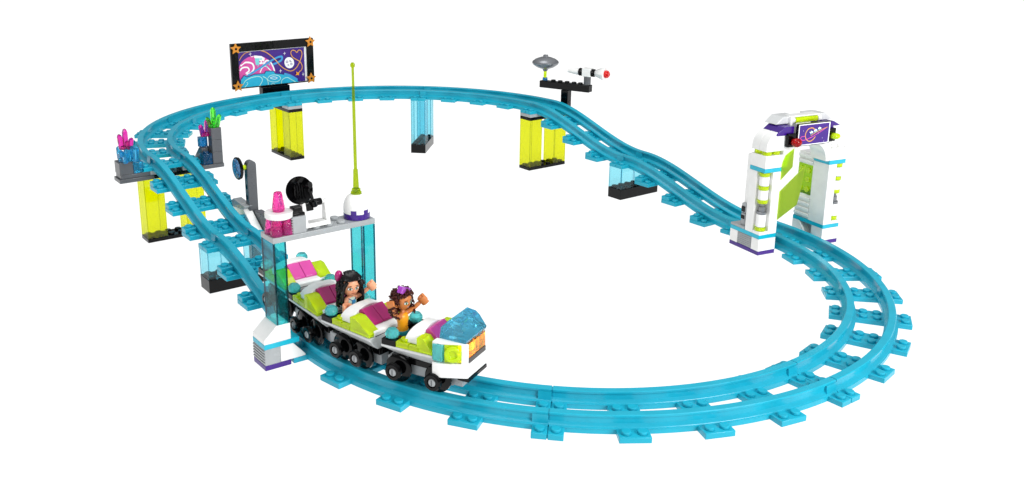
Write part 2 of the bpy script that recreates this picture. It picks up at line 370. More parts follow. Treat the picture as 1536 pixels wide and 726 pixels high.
A.line([(195,560),(230,510),(300,475),(380,465),(412,500),(390,550),(370,580)],.09,'print_mint')
A.line([(215,585),(250,545),(240,530)],.07,'print_mint')
A.line([(420,465),(460,490),(475,540),(470,580)],.09,'print_mint')
A.line([(x,y) for x,y in ((470,490),(500,455),(550,447),(600,460),(615,490),(580,520),(530,525),(490,515))],.08,'print_mint',closed=True)
A.line([(500,480),(540,468),(578,480),(545,495)],.06,'print_white',closed=True)
A.line([(620,545),(635,500),(690,475),(740,500),(790,530)],.08,'print_mint')
A.line([(505,555),(525,540),(545,552)],.06,'print_mint')
for x,y,r in ((292,215,15),(672,206,12),(618,400,14),(875,438,13)):
    A.line([(x-r,y+2),(x+r,y-2)],.05,'print_white'); A.line([(x,y-r*1.3),(x,y+r*1.3)],.05,'print_white')
A.poly([(785,452),(800,430),(795,408),(815,418),(835,415),(825,435),(830,450),(805,445)],'yellow_orange')
A.build('space_picture',T)
for y,z in ((-5.4,14.35),(5.45,14.5),(-5.35,9.4),(5.4,9.5)):
    p=MB(); star5(p,(.5,y,z),.78,.28); s_=p.build('star','orange',T,.05)
    p=MB(); p.cyl((.72,y,z),.16,.1,'x',12); p.build('pin_hole','black',s_,0)
# ------------------------------------------------------------------ rocket arm
th=R_(19); T=thing('crossbar_stand','black post and crossbar carrying the silver saucer and white rocket behind the track','arm',(-15.75,27.7,7.2),th)
p=MB(); p.box(-.5,.5,-.5,.5,-.4,2.38); p.cyl((.5,0,.9),.17,.03,'x',12); p.build('post','black',T,.05)
p=MB(); p.box(-.9,1.6,-.9,.9,-.8,-.42); p.build('foot_plate','grey',T,.04)
p=MB(); p.box(-3.7,3.45,-.5,.5,2.4,3.3); p.studs([(x,0) for x in (-1.9,-.9,.1,1.1,2.0)],3.3); p.build('crossbar','black',T,.08)
S=thing('saucer','silver flying saucer on a lime stem at the left end of the black crossbar','toy saucer',T.matrix_world@Vector((0,0,0)),th)
S.location=Vector((-15.75,27.7,7.2))+Matrix.Rotation(th,3,'Z')@Vector((-3.15,0,3.32))
p=MB(); p.cyl((0,0,0),.33,.35,'z',16); p.build('blue_plate','gem_deep_blue',S,0)
p=MB(); p.cyl((0,0,.35),.2,.95,'z',14); p.build('stem','gem_lime',S,0)
p=MB(); p.lathe([(.25,1.2),(.4,1.45),(1.1,1.7),(1.65,2.1),(1.72,2.3),(1.66,2.48),(1.3,2.75),(.7,2.98),(.34,3.04),(.34,3.2),(.28,3.24)],(0,0,0),'z',40)
for k in range(6): a=k*PI/3; p.cyl((.22*math.cos(a),.22*math.sin(a),3.2),.07,.12,'z',8)
p.build('hull','silver',S,0)
K=thing('rocket','white toy rocket with red tip on grey stand at the right crossbar end','toy rocket',(0,0,0),th)
K.location=Vector((-15.75,27.7,7.2))+Matrix.Rotation(th,3,'Z')@Vector((2.95,0,3.32))
p=MB(); p.cyl((0,0,0),.45,1.1,'z',18); p.build('stand','dark_grey',K,0)
K2=K; zr=1.55
p=MB(); p.box(-.6,.6,-.45,.45,zr-.5,zr+.55); p.build('centre_block','white',K,.06)
p=MB(); p.lathe([(.18,-2.7),(.24,-2.72),(.4,-1.55),(.42,-1.15),(.3,-1.13)],(0,0,zr),'x',20); p.build('nose_cone','white',K,0)
p=MB()
for x0 in (-1.12,.62): p.cyl((x0,0,zr),.5,.17,'x',18); p.cyl((x0+.2,0,zr),.5,.17,'x',18); p.cyl((x0,0,zr),.3,.5,'x',12)
p.build('ring','black',K,0)
p=MB(); p.lathe([(.38,1.12),(.42,1.15),(.8,2.1),(.82,2.4),(.7,2.44)],(0,0,zr),'x',8); p.build('tail','white',K,.03)
p=MB(); p.cyl((2.42,0,zr),.48,.38,'x',16); p.cyl((2.78,0,zr),.3,.2,'x',12); p.build('red_tip','red',K,0)
# ------------------------------------------------------------------ crystals and rocks
def crystal(mb,c,r,h,lean=(0,0),seg=6):
    x,y,z=c; T0=mb.T; sh=Matrix.Identity(4); sh[0][2]=lean[0]; sh[1][2]=lean[1]
    mb.T=T0@Matrix.Translation((x,y,z))@sh; mb.lathe([(r*.8,0),(r,h*.12),(r,h*.82),(r*.62,h*.96),(r*.2,h)],(0,0,0),'z',seg); mb.T=T0
def cluster(name,label,mat,loc,spec,cat='crystals'):
    T=thing(name,label,cat,loc)
    for c,r,h,l in spec: p=MB(); crystal(p,c,r,h,l); p.build('crystal',mat,T,0,angle=20)
    p=MB(); p.cyl((0,0,0),.42,.35,'z',12); p.build('socket',mat,T,0); return T
T=thing('rock_ledge','dark grey rock ledge outside the left bend holding blue blocks','rock ledge',(-15.6,-29.3,6.8))
p=MB(); p.box(-1.2,.7,-.1,3.2,-.4,0); p.box(-1.0,.62,.05,2.9,.002,.4); p.build('ledge_plate','dark_grey',T,.05)
p=MB(); p.box(-1,.6,0,1.3,.402,1.6); p.box(-1,-.3,1.31,2.1,.402,1.6); p.build('rock','dark_grey',T,.05)
p=MB(); p.box(-.28,.6,1.33,2.3,.41,1.5); p.cyl((.16,1.8,1.5),.31,.2,'z',14); p.build('blue_block','gem_blue',T,.05)
cluster('crystal_cluster','translucent blue crystals growing low on the left rock ledge','gem_blue',(-15.5,-28.75,8.4),[((-1.0,0,0),.27,1.3,(-.12,0)),((-.45,.0,0),.28,1.0,(0,0)),((.35,.3,0),.3,1.3,(0,0)),((.8,.9,0),.3,1.5,(.05,.1)),((.1,.85,0),.3,1.5,(0,0)),((.75,0,0),.25,.8,(.1,0)),((-.6,.8,0),.3,1.2,(0,0))])
cluster('crystal_cluster','magenta crystals standing above the blue ones on the left rock ledge','gem_magenta',(-15.6,-28.4,9.55),[((0,.05,0),.27,2.0,(0,.0)),((-.1,-.36,0),.25,1.5,(-.04,-.06)),((.1,.4,0),.24,1.1,(.08,.16)),((.3,.1,0),.22,.9,(.08,0))])
T=thing('rock_tower','dark grey rock tower inside the left bend with steps of blue blocks','rock tower',(-14.7,-20,6.8))
p=MB(); p.box(-1.6,.6,-1.5,.75,0,.4); p.build('base_plate','dark_grey',T,.05)
p=MB()
for z in (.402,1.604,2.806): p.box(-.5,.5,-.35,.7,z,z+1.195)
p.build('tower','dark_grey',T,.03)
p=MB(); p.prism([(-2.9,.42),(-.45,.42),(-.45,1.9),(-1.2,1.9)],'y',-1.1,-.4); p.prism([(-2.2,.42),(-.55,.42),(-.55,2.0),(-.9,2.0)],'y',-.38,.5); p.build('slope','dark_grey',T,.05)
p=MB(); p.box(-.45,.5,-1.35,-.4,.42,1.5); p.cyl((.03,-.88,1.5),.3,.2,'z',12); p.build('blue_block','gem_deep_blue',T,.04)
p=MB(); p.box(-1.2,-.52,-1.2,-.4,2.0,3.0); p.build('blue_block','gem_deep_blue',T,.04)
cluster('crystal_cluster','bright green crystals on top of the dark rock tower','gem_green',(-14.7,-19.85,10.8),[((0,0,0),.28,2.0,(0,0)),((.1,.3,0),.23,1.3,(.1,.2)),((-.1,-.33,0),.22,1.05,(-.1,-.22)),((.3,-.1,0),.22,.95,(.12,0))])
cluster('crystal_cluster','small magenta crystals between the rock tower and the rail','gem_magenta',(-15.2,-20.45,9.9),[((0,.05,0),.28,1.7,(0,.05)),((0,-.4,0),.25,1.2,(0,-.15)),((.2,.35,0),.22,.9,(.1,.2))])
# ------------------------------------------------------------------ signal arm with shield
T=thing('signal_arm','tall dark grey arm with round blue speckled shield beside the left slope','signal arm',(-4.6,-20.55,0))
p=MB(); p.prism([(-.45,.05),(.45,.05)]+[(.45*math.cos(a),9.15+.45*math.sin(a)) for a in [k*PI/8 for k in range(9)]],'x',-.35,.35)
p.build('arm','dark_grey',T,.04)
p=MB()
for z in range(1,10): p.cyl((-.05,-.455,z+.15),.26,.03,'y',14)
p.build('hole','black',T,0)
p=MB(); p.cyl((0,-1.0,9.0),.24,.55,'y',14); p.build('lime_pin','gem_lime',T,0)
p=MB(); p.lathe([(.9,-1.0),(1.0,-1.05),(1.05,-1.25),(.97,-1.32),(.9,-1.3)],(0,0,9.0),'y',32); s_=p.build('shield','black',T,0)
p=MB(); p.lathe([(.02,-1.44),(.5,-1.41),(.9,-1.32),(.88,-1.28)],(0,0,9.0),'y',32); p.build('shield_face','glitter_blue',s_,0)
T=thing('slope_bracket','white slope with grey top piece at the foot of the dark signal arm','bracket',(-4.2,-21.2,3.4))
p=MB(); p.prism([(-2.9,.2),(2.0,-.3),(2.2,.1),(-.3,1.7),(-2.9,1.45)],'y',-.3,.5); p.build('white_slope','white',T,.05)
p=MB(); p.prism([(-2.95,1.47),(-.28,1.72),(.0,2.05),(-2.5,2.25),(-2.95,2.0)],'y',-.32,.52); p.build('grey_tile','grey',T,.05)
p=MB(); p.cyl((2.3,.1,-.1),.5,.35,'z',16); p.build('clear_plate','clear_glass',T,0)
p=MB(); p.box(.2,3.0,.55,1.3,-.2,1.6); p.build('grey_block','dark_grey',T,.05)
# ------------------------------------------------------------------ station
def st(y): return y
T=thing('station_canopy','blue glass station arch with grey studded roof above the parked train','station',(16,-24.3,0))
def post(sg):
    # sg -1: near side post, +1: far side post (mirrored)
    b=lambda y0,y1:(min(sg*y0,sg*y1),max(sg*y0,sg*y1))
    p=MB(); p.box(-1,1,*b(3.1,5.1),.012,.4); p.build('foot_plate','purple',T,.03)
    p=MB(); y0,y1=b(3.9,5.08); p.box(-.98,.98,y0,y1,.402,1.6)
    for k in range(5):
        z=.5+k*.22; ya=sg*5.08; p.box(-.97,.97,min(ya,ya+sg*.07),max(ya,ya+sg*.07),z,z+.12)
    p.build('grille_brick','grey',T,.02)
    p=MB(); p.prism([(sg*3.88,.402),(sg*1.95,.402),(sg*1.95,.55),(sg*2.9,1.6),(sg*3.88,1.6)],'x',-.98,.98); p.build('low_slope','white',T,.04)
    p=MB(); y0,y1=b(2.4,5.1); p.box(-1,1,y0,y1,1.602,1.98); p.build('band_plate','band',T,.03)
    p=MB(); p.prism([(sg*5.1,1.985),(sg*5.1,2.3),(sg*4.1,3.2),(sg*3.05,3.2),(sg*3.05,1.985)],'x',-1,1); p.build('white_slope','white',T,.04)
    p=MB(); y0,y1=b(3.05,4.05)
    p.box(-.98,.98,y0,y0+.12,3.21,9.2); p.box(-.98,.98,y1-.12,y1,3.21,9.2); p.box(-.98,-.86,y0+.12,y1-.12,3.21,9.2); p.box(.86,.98,y0+.12,y1-.12,3.21,9.2)
    p.mi=1
    for ex in (-.92,.92):
        for yy in (y0+.06,y1-.06): p.box(ex-.05,ex+.05,yy-.05,yy+.05,3.23,9.18)  # darker bars imitate the dark lines refraction puts in the corners
    p.build('glass_column',['clear_aqua','edge_aqua'],T,.02)
    p=MB(); p.studs([(-.5,sg*3.55),(.5,sg*3.55)],3.2); p.build('stud','white',T,0)
post(-1); post(1)
p=MB(); p.box(-1,1,-4.05,4.05,9.22,9.62)
p.studs([(x,y) for y in (-2.5,-1.5,-.5,.5,1.5) for x in (-.5,.5)]+[(-.5,-3.5),(.5,3.5),(-.5,3.5)],9.62); p.build('roof_plate','grey',T,.04)
ZR=9.62; OX,OY=16,-24.3
# pink lamp
T=thing('pink_beacon','pink glitter cones around a white round plate at the near roof corner','beacon',(OX+.1,OY-3.1,ZR))
for x,y in ((.45,-.45),(-.35,-.5),(.45,.35),(-.45,.4)):
    p=MB(); p.lathe([(.44,0),(.44,.25),(.28,1.12),(.2,1.15)],(x,y,0),'z',14); p.build('cone','gem_pink',T,0)
p=MB(); p.cyl((0,0,1.17),.98,.42,'z',36,b=.05); p.build('round_plate','white',T,0)
p=MB(); p.lathe([(.4,1.6),(.44,1.75),(.44,1.9),(.3,2.85),(.26,2.95),(.2,2.97)],(0,0,0),'z',16); p.build('top_cone','gem_pink',T,0)
T=thing('grille_block','light grey ridged block between the pink beacon and the white clip','block',(OX+.45,OY-2.5+.55,ZR))
p=MB(); p.box(-.5,.5,-.5,.5,.01,1.2)
for k in range(6): p.prism([(-.5,.04+k*.19),(-.62,.13+k*.19),(-.5,.21+k*.19)],'x',-.48,.48)
p.build('ridged_block','grey',T,.02)
# dish on clip
T=thing('radar_dish','round black dish and microphone held by the white handle clip on the station roof','dish',(OX+.4,OY-.5,ZR+.2))
p=MB()
for y0,y1 in ((-1.0,-.72),(.72,1.0)): p.prism([(-.35,0),(.5,0),(.1,1.75),(-.25,1.75)],'y',y0,y1)
p.box(-.35,.5,-.72,.72,.0,.32); p.cyl((-.06,-.7,1.62),.17,1.4,'y',14,b=.01); p.build('handle_clip','white',T,.05)
p=MB(); p.box(-.6,.35,-1.9,-.9,.35,1.2); p.cyl((-.1,-1.9,.8),.3,.3,'y',12); p.cyl((-.1,-.72,1.62),.26,1.3,'y',12); p.box(-.5,.1,-1.7,-.1,1.1,1.55); p.build('pivot_block','black',T,.05)
p=MB(); Tm=Matrix.Translation((-.1,-1.15,2.7))@Matrix.Rotation(R_(-8),4,'Z')@Matrix.Rotation(R_(-12),4,'Y')
p.T=Tm; p.lathe([(.02,-.12),(.5,-.06),(.9,.14),(.98,.28),(.93,.3),(.82,.2),(.45,.05),(.02,0)],(0,0,0),'x',40,cap=False)
for k in range(5): p.box(.08,.3,-.35+k*.17,-.27+k*.17,-.5,.35)
p.build('dish','black',T,0)
p=MB(); p.tube([(.25,-.15,1.55),(.3,-.3,2.0),(.3,-.45,2.6),(.25,-.62,3.05)],.13,10); p.tube([(.02,-.72,3.0),(.5,-.5,3.1)],.25,12); p.tube([(.25,-.1,1.45),(.28,-.2,1.85)],.22,10); p.build('microphone','black',T,0)
# dome with antenna
T=thing('antenna_dome','white dome with purple base and very tall lime antenna at the far roof end','antenna',(OX,OY+3.1,ZR))
p=MB(); p.cyl((0,0,.01),.97,.42,'z',36); 
for a0 in (-.95,.05):
    q=[(.985*math.cos(a0+k*.07),.985*math.sin(a0+k*.07)) for k in range(7)]+[(.9*math.cos(a0+k*.07),.9*math.sin(a0+k*.07)) for k in range(6,-1,-1)]
    p.prism(q,'z',.42,.74)
p.build('purple_plate','purple',T,0)
p=MB(); p.lathe([(.96,.44),(.97,.8),(.94,1.1),(.85,1.38),(.68,1.62),(.45,1.78),(.2,1.84)],(0,0,0),'z',40); p.build('dome','white',T,0)
p=MB(); p.cyl((0,0,1.75),.4,.22,'z',14); p.cyl((0,0,1.97),.33,.22,'z',10)
p.lathe([(.2,2.15),(.22,2.3),(.17,3.6),(.12,3.62),(.11,9),(.09,9.9),(.09,10.9),(.11,11.0),(.16,11.02),(.17,11.2),(.1,11.32)],(0,0,0),'z',14); p.build('antenna','clear_lime',T,0)
# ------------------------------------------------------------------ entrance arch (local x along track toward the front, y outward)
ga=R_(78.75); gc=(16+RAD*math.cos(ga),RAD*math.sin(ga),0)
T=thing('entrance_arch','white arch with purple planet sign spanning the right hand track','arch',gc,ga-PI/2)
# frame: local +x = front (U), local +y = outward (V)
OXG=-.15
def ghalf(sg):
    Y=lambda a,b:(min(sg*a,sg*b),max(sg*a,sg*b))
    o=OXG
    p=MB(); p.box(-2+o,2+o,*Y(2.9,4.9),.012,.4); p.build('foot_plate','purple',T,.03)
    p=MB(); p.box(-2+o,-.95+o,*Y(2.9,4.9),.402,1.6) if sg<0 else p.prism([(-2+o,.402),(-.1+o,.402),(-1.1+o,1.6),(-2+o,1.6)],'y',*Y(2.9,4.9))
    p.build('base_brick','white',T,.03)
    p=MB(); p.box(1+o if sg<0 else .55+o,2+o,*Y(2.9,4.9),.402,1.6); p.build('base_brick','white',T,.03)
    p=MB(); p.box(-.93+o,.98+o,*Y(3.4,4.84),.402,1.6) if sg<0 else p.box(-.9+o,.5+o,*Y(3.6,4.84),.402,1.6)
    if sg<0:
        for k in range(6): p.box(-.9+o,.95+o,-4.9,-4.84,.46+k*.19,.57+k*.19)
    p.build('grille','grey',T,.015)
    p=MB(); p.box(-2+o,2+o,*Y(2.9,4.92),1.602,1.98); p.build('band_plate','band',T,.03)
    if sg<0:
        p=MB(); p.box(-2+o,-.1+o,-4.9,-3.2,1.985,2.2); p.build('grey_plate','grey',T,.03)
        p=MB(); p.box(-1.0+o,-.45+o,-4.6,-4.1,2.2,3.4); p.box(-1.0+o,-.45+o,-4.6,-4.1,3.45,4.4); p.build('valve_box','grey',T,.06)
        for z0,z1 in ((3.55,4.1),(2.85,3.2)): p=MB(); p.box(-.97+o,-.5+o,-4.66,-4.6,z0,z1); p.build('valve_slot','black',T,.02)
        p=MB(); p.box(-1.05+o,-.02+o,-4.3,-3.3,2.21,9.2); p.build('back_panel','white',T,.03)
    p=MB()
    p.box(0+o,1+o,*Y(3.9,4.9),1.985,8); p.box(0+o,2+o,*Y(2.9,3.88),1.985,8)
    p.box(1.02+o,2+o,*Y(3.9,4.9),1.985,2.3); p.build('tower_wall','white',T,.03)
    x=1.5+o; y=sg*4.42
    for z in (2.32,5.0,6.3,7.6): p=MB(); p.cyl((x,y,z),.48,.36,'z',20); p.build('lime_ring','gem_lime',T,0)
    for z,hh in ((2.72,1.2),(5.36,.92),(6.7,.88)): p=MB(); p.cyl((x,y,z),.46,hh,'z',24); p.build('white_cylinder','white',T,0)
    p=MB(); p.cyl((x,y,3.93),.43,.25,'z',20); p.cyl((x,y,4.18),.3,.5,'z',18); p.cyl((x,y,4.68),.22,.32,'z',18); p.build('piston','silver',T,0)
    p=MB(); p.box(0+o,2+o,*Y(2.88,4.92),8.002,8.4); p.build('band_plate','band',T,.03)
    p=MB(); p.box(0+o,2+o,*Y(2.9,4.9),8.402,9.6); p.build('brick','white',T,.03)
    p=MB()
    for xx in (.5,1.5):
        p.cyl((xx+o,sg*4.4,9.605),.44,.38,'z',16)
    p.cyl((1.5+o,sg*3.45,9.605),.44,.38,'z',16); p.build('spacer_ring','gem_lime' if sg<0 else 'white',T,0)
    # curved shoulder
    pts=[(sg*4.9,9.99)]+[(sg*(4.9-1.5*(1-math.cos(t))),10.35+1.45*math.sin(t)) for t in [k*PI/16 for k in range(9)]]+[(sg*2.9,11.8),(sg*2.9,9.99)]
    for a_,b_ in ((0,.99),(1.01,2)): p=MB(); p.prism(pts,'x',a_+o,b_+o); p.build('curved_shoulder','white',T,.04)
    # half of the arch beam, underside curves up to the middle
    pts=[(sg*2.88,8.402),(sg*2.88,11.2),(sg*.01,11.2),(sg*.01,10.55)]+[(sg*(2.4*math.sin(t)),8.5+2.0*math.cos(t)) for t in [k*PI/20 for k in range(1,10)]]+[(sg*2.4,8.402)]
    p=MB(); p.prism(pts,'x',.02+o,1.98+o); p.build('arch_beam','white',T,.03)
    # purple top slope
    pts=[(sg*3.7,11.82),(sg*2.9,12.25),(sg*1.9,12.25),(sg*1.9,11.35),(sg*2.86,11.35),(sg*2.86,11.82)] if sg>0 else [(-3.95,11.5),(-3.95,11.62),(-3.15,12.2),(-2.0,12.2),(-2.0,11.42),(-3.9,11.42)]
    p=MB(); p.prism(pts,'x',.0+o,(2.02 if sg>0 else 2.12)+o); p.build('purple_slope','purple',T,.04)
    p=MB(); p.prism([(sg*3.35,12.28),(sg*2.5,12.95),(sg*.9,12.95),(sg*.9,12.28)],'x',-.4+o,1.2+o); p.build('roof_slope','pale_grey',T,.05)  # white roof slope greyed in its colour to stand for shade
ghalf(-1); ghalf(1)
p=MB(); p.box(-1.0,1.0,-.88,.88,11.22,12.2); p.build('top_block','white',T,.04)
p=MB(); p.cyl((1.0,-1.35,12.55),.3,2.9,'y',16); p.build('lime_tube','gem_lime',T,0)
p=MB(); p.cyl((1.0,-1.62,12.55),.3,.4,'y',16); p.cyl((1.0,1.4,12.55),.3,.5,'y',16); p.box(.6,1.3,-1.9,-1.62,12.1,12.9); p.box(.2,1.2,-1.6,1.7,12.85,12.98); p.build('tube_holder','white',T,.02)
p=MB(); p.box(2.1,2.4,-1.95,1.95,10.35,12.45); p.box(1.9,2.3,-2.9,-1.95,10.35,11.6); p.box(1.9,2.3,1.95,2.8,10.45,11.7); sg_=p.build('sign','black',T,.04)
def sm_(x,y):
    u=(x-182)/(442-182); yt=248-40*u; yb=412-24*u; return (-1.82+3.6*u,10.5+1.83*(yb-y)/(yb-yt))
A=Art(sm_,lambda u,v,l:(2.405+l,u,v),(-1.88,1.88,10.42,12.4),['print_white','print_purple','print_gold','print_pink','print_mint','print_navy'])
A.poly([(-1.88,10.42),(1.88,10.42),(1.88,12.4),(-1.88,12.4)],'print_white',mapped=True)
A.poly([(-1.78,10.5),(1.76,10.5),(1.76,12.32),(-1.78,12.32)],'print_purple',mapped=True)
A.line([(318,278),(295,262),(262,272),(240,310),(245,355),(275,380),(305,368),(325,340)],.085,'print_gold')
A.line([(420,252),(360,300),(290,345),(230,370),(203,362),(205,342),(240,335)],.06,'print_pink')
A.line([(425,250),(375,275),(330,300),(285,330)],.05,'print_gold')
for x,y in ((289,306),(322,288),(355,268)):
    A.poly([(x-16,y-8),(x+14,y-14),(x+12,y-2),(x-10,y+4)],'print_white'); A.poly([(x-12,y-2),(x-6,y+14),(x-1,y+10),(x-3,y-2)],'print_mint'); A.poly([(x+2,y-4),(x+8,y+6),(x+12,y+2),(x+10,y-6)],'print_mint')
    A.disc((x-1,y-14),5,5,'print_mint')
for x,y in ((270,300),(345,305),(385,350),(215,290),(400,380)): A.disc((x,y),2.5,2.5,'print_white')
A.build('planet_emblem',sg_)
p=MB(); p.sphere((2.75,-2.3,10.85),.45,18,10,(1,1.1,.95)); p.cyl((2.3,-2.3,10.85),.3,.4,'x',12); p.build('red_lamp','gem_red',T,0)
p=MB(); p.sphere((2.6,2.5,11.0),.38,18,10,(1,1.25,.8)); p.cyl((2.2,2.45,10.98),.3,.4,'x',12); p.build('lime_lamp','gem_lime',T,.02)
# back part of the far tower: ribbed blocks and lime block
o=OXG
for z0,z1,zz in ((1.985,4.4,(2.2,2.75,3.3,3.85)),(7.4,8.6,(7.55,8.1))):
    p=MB(); p.box(-2+o,-.02+o,3.0,4.7,z0,z1)
    for z in zz: p.box(-1.95+o,-.05+o,2.86,3.0,z,z+.3)
    p.build('ribbed_block','white',T,.04)
p=MB(); p.box(-2+o,-.03+o,3.02,4.0,4.42,7.38); p.build('lime_block','block_lime',T,.04)
p=MB(); p.studs([]  ,0); 
for yy in (-1.5+o,-.6+o):
    for z in (4.95,5.9,6.85): p.cyl((yy,2.88,z),.3,.15,'y',14)
p.build('lime_stud','gem_lime',T,0)
# hanging lime printed clear panel
for q in ([(-2.98,6.06),(-.1,8.28),(-.15,7.9),(-.5,5.45),(-.75,4.5),(-2.96,3.31)],[(-3.0,8.7),(-2.65,9.5),(-1.7,10.05),(-1.7,8.3),(-3.0,7.15)]):
    p=MB(); p.prism(q,'x',1.99+o,2.07+o); p.build('lime_fin','lime_sheet',T,.02)
# ------------------------------------------------------------------ train
def frame(s):
    a=R_(-90+11.25*s); return (16+RAD*math.cos(a),RAD*math.sin(a),0), R_(11.25*s)
def car(label,s,lead=False,loc=None,rz=None,mag='deep_magenta'):
    L,h=frame(s)
    if loc: L,h=loc,rz
    T=thing('coaster_car',label,'coaster car',L,h,'roller coaster cars')   # local +x forward, y: -V is outward => y negative is outward
    wx=(-1.6,1.35) if lead else (-1.0,1.0)
    x1=1.25 if lead else 2.3
    p=MB(); p.box(-2.5,2.9 if lead else 2.3,-.95,.95,1.75,2.55); p.box(-2.55,-1.9,-1.25,1.25,2.1,2.85)
    if lead: p.prism([(2.0,2.4),(3.2,2.4),(2.2,1.7),(1.6,1.7)],'y',-1,1)
    p.build('chassis','grey',T,.05)
    p=MB(); p.box(-2.3,3.1 if lead else 2.4,-1.2,1.2,2.56,3.0); p.box(2.4 if not lead else 3.0,2.9 if not lead else 3.3,-.4,.4,2.3,2.8); p.build('black_plate','black',T,.04)
    for x in wx:
        for sg in (-1,1):
            p=MB(); a=lambda v:sg*v
            def disc(v0,v1,prof):
                p.lathe([(r,sg*v) for r,v in prof],(x,0,2.22),'y',28)
            disc(0,0,[(.3,1.0),(.82,1.18),(.95,1.3),(.95,1.45),(.84,1.52),(.3,1.55),(.3,1.85),(.5,1.88),(.6,1.95),(.6,2.15),(.52,2.24),(.34,2.24),(.3,2.12)])
            wo=p.build('wheel','black',T,0,angle=30)
            p=MB(); p.lathe([(.26,sg*2.1),(.26,sg*2.2),(.22,sg*2.24)],(x,0,2.22),'y',16); hc=p.build('axle_cap','grey',wo,0)
            p=MB(); yy=sorted((sg*2.235,sg*2.262)); p.box(x-.03,x+.03,yy[0],yy[1],2.03,2.41); p.build('axle_slot','dark_grey',wo,0)
            p=MB(); p.prism([(x-.95,2.5),(x-.55,3.05),(x+.55,3.05),(x+.95,2.5),(x+.7,2.5),(x+.4,2.85),(x-.4,2.85),(x-.7,2.5)],'y',*sorted((sg*.96,sg*1.2))); p.build('wheel_guard','dark_grey',T,.02)
    # hull tray: flared sides
    p=MB(); zt,zb=3.95,3.02
    prof=[(-2,zt),(-2,zt-.14),(-1.25,zb),(1.25,zb),(2,zt-.14),(2,zt)]
    xb=-2.6
    def ring(x,k=1,dz=0): return [p.bm.verts.new((x,y*k,z+(dz if z<3.1 else 0))) for y,z in prof]
    rs=[ring(xb,1,.45),ring(-1.4,1,.12),ring(x1-.5,1,0),ring(x1,1,0)]
    for A_,B_ in zip(rs,rs[1:]):
        for k in range(6): p.bm.faces.new((A_[k],A_[(k+1)%6],B_[(k+1)%6],B_[k]))
    p.bm.faces.new(rs[0][::-1]); p.bm.faces.new(rs[-1]); p.build('hull','pale_grey',T,.03)
    p=MB(); p.box(-2.5,x1,-1.45,1.45,3.952,4.0); p.box(-.9,.18,-1.03,1.03,4.0,4.31);
    for sg in (-1,1): p.box(-2.55,-1.5,*sorted((sg*1.0,sg*1.98)),3.953,4.35)
    p.build('deck','black',T,.03)
    for sg in (-1,1):
        p=MB(); p.lathe([(.3,4.34),(.42,4.42),(.47,4.6),(.44,4.78),(.3,4.95),(.1,5.0)],(-2.02,sg*1.5,0),'z',12); p.build('round_gem','gem_teal',T,0,angle=12)
        p=MB(); y0,y1=sorted((sg*1.05,sg*1.95)); p.box(-1.48,-.55,y0,y1,3.96,4.35); p.cyl((-1.0,sg*1.5,4.35),.3,.19,'z',14); p.box(-.53,.3,y0,y1,3.96,4.3); p.build('lime_plate','gem_lime',T,.03)
        p=MB(); y0,y1=sorted((sg*.98,sg*1.95))
        if lead: p.prism([(.1,3.98),(1.22,3.98),(1.22,4.15),(.6,4.95),(.1,4.95)],'y',y0,y1)
        else: p.prism([(.35,3.98),(2.2,3.98),(2.25,4.2),(.9,5.0),(.35,5.0)],'y',y0,y1)
        hs=p.build('lime_slope','gem_lime',T,.03)
    # white curved hood: an arch across the car
    pts=[(1.66*math.cos(t),4.36+.96*math.sin(t)**1.1) for t in [k*PI/16 for k in range(1,16)]]
    pts=[(1.66,4.32)]+pts+[(-1.66,4.32)]
    xa,xc=(-1.0,.2)
    p=MB(); n=len(pts)
    A_=[p.bm.verts.new((xa+.5*(1-abs(y)/1.7),y,z)) for y,z in pts]; B_=[p.bm.verts.new((xc,y,z)) for y,z in pts]
    p.bm.faces.new(A_); p.bm.faces.new(B_[::-1])
    for k in range(n): p.bm.faces.new((A_[k],A_[(k+1)%n],B_[(k+1)%n],B_[k]))
    p.build('hood','white',T,.04)
    xe=1.25 if lead else 2.15
    p=MB(); p.box(xc+.01,xe,-.96,.96,3.98,4.35); 
    if not lead: p.prism([(xe,3.98),(xe+.12,3.5),(xe+.12,4.25),(xe,4.35)],'y',-1.5,1.5)
    p.build('nose_block','white',T,.04)
    for y0,y1 in ((-.97,-.015),(.015,.97)):
        p=MB(); p.prism([(.22,4.36),(.22,5.15),(.5,5.28),(1.6 if not lead else 1.4,4.5),(1.6 if not lead else 1.4,4.36)],'y',y0,y1); p.build('slope_tile',mag,T,.04)
    if lead:
        # cab: side walls taper inward to the front window
        def wall(z0,z1,mb):
            q=[(1.25,-2.0),(1.9,-2.0),(3.45,-1.3),(3.45,1.3),(1.9,2.0),(1.25,2.0)]
            mb.prism(q,'z',z0,z1)
        p=MB(); wall(2.62,3.6,p); p.prism([(1.25,-1.55),(2.6,-1.2),(2.6,1.2),(1.25,1.55)],'z',3.602,4.85)
        p.prism([(1.27,-1.98),(1.6,-1.98),(1.6,-1.3),(1.27,-1.3)],'z',4.75,4.95); p.prism([(1.27,1.98),(1.6,1.98),(1.6,1.3),(1.27,1.3)],'z',4.75,4.95)
        for sg in (-1,1):
            p.prism([(3.05,sg*1.46),(3.45,sg*1.3),(3.45,sg*1.15),(3.05,sg*1.25)],'z',3.602,4.98)
            p.prism([(1.27,sg*1.98),(1.9,sg*1.98),(3.4,sg*1.32),(3.2,sg*1.2),(1.27,sg*1.4)],'z',4.9,5.02)
        p.build('cab','white',T,.04)
        p=MB(); p.box(2.7,3.5,-1.28,1.28,2.35,2.61); p.build('bumper','black',T,.03)
        p=MB(); p.box(3.2,3.42,-1.12,1.12,3.98,4.93)
        for y in (-.6,-.1,.4,.85): p.box(3.05,3.2,y-.06,y+.06,4.0,4.9)
        gw=p.build('orange_window','gem_orange',T,.02)
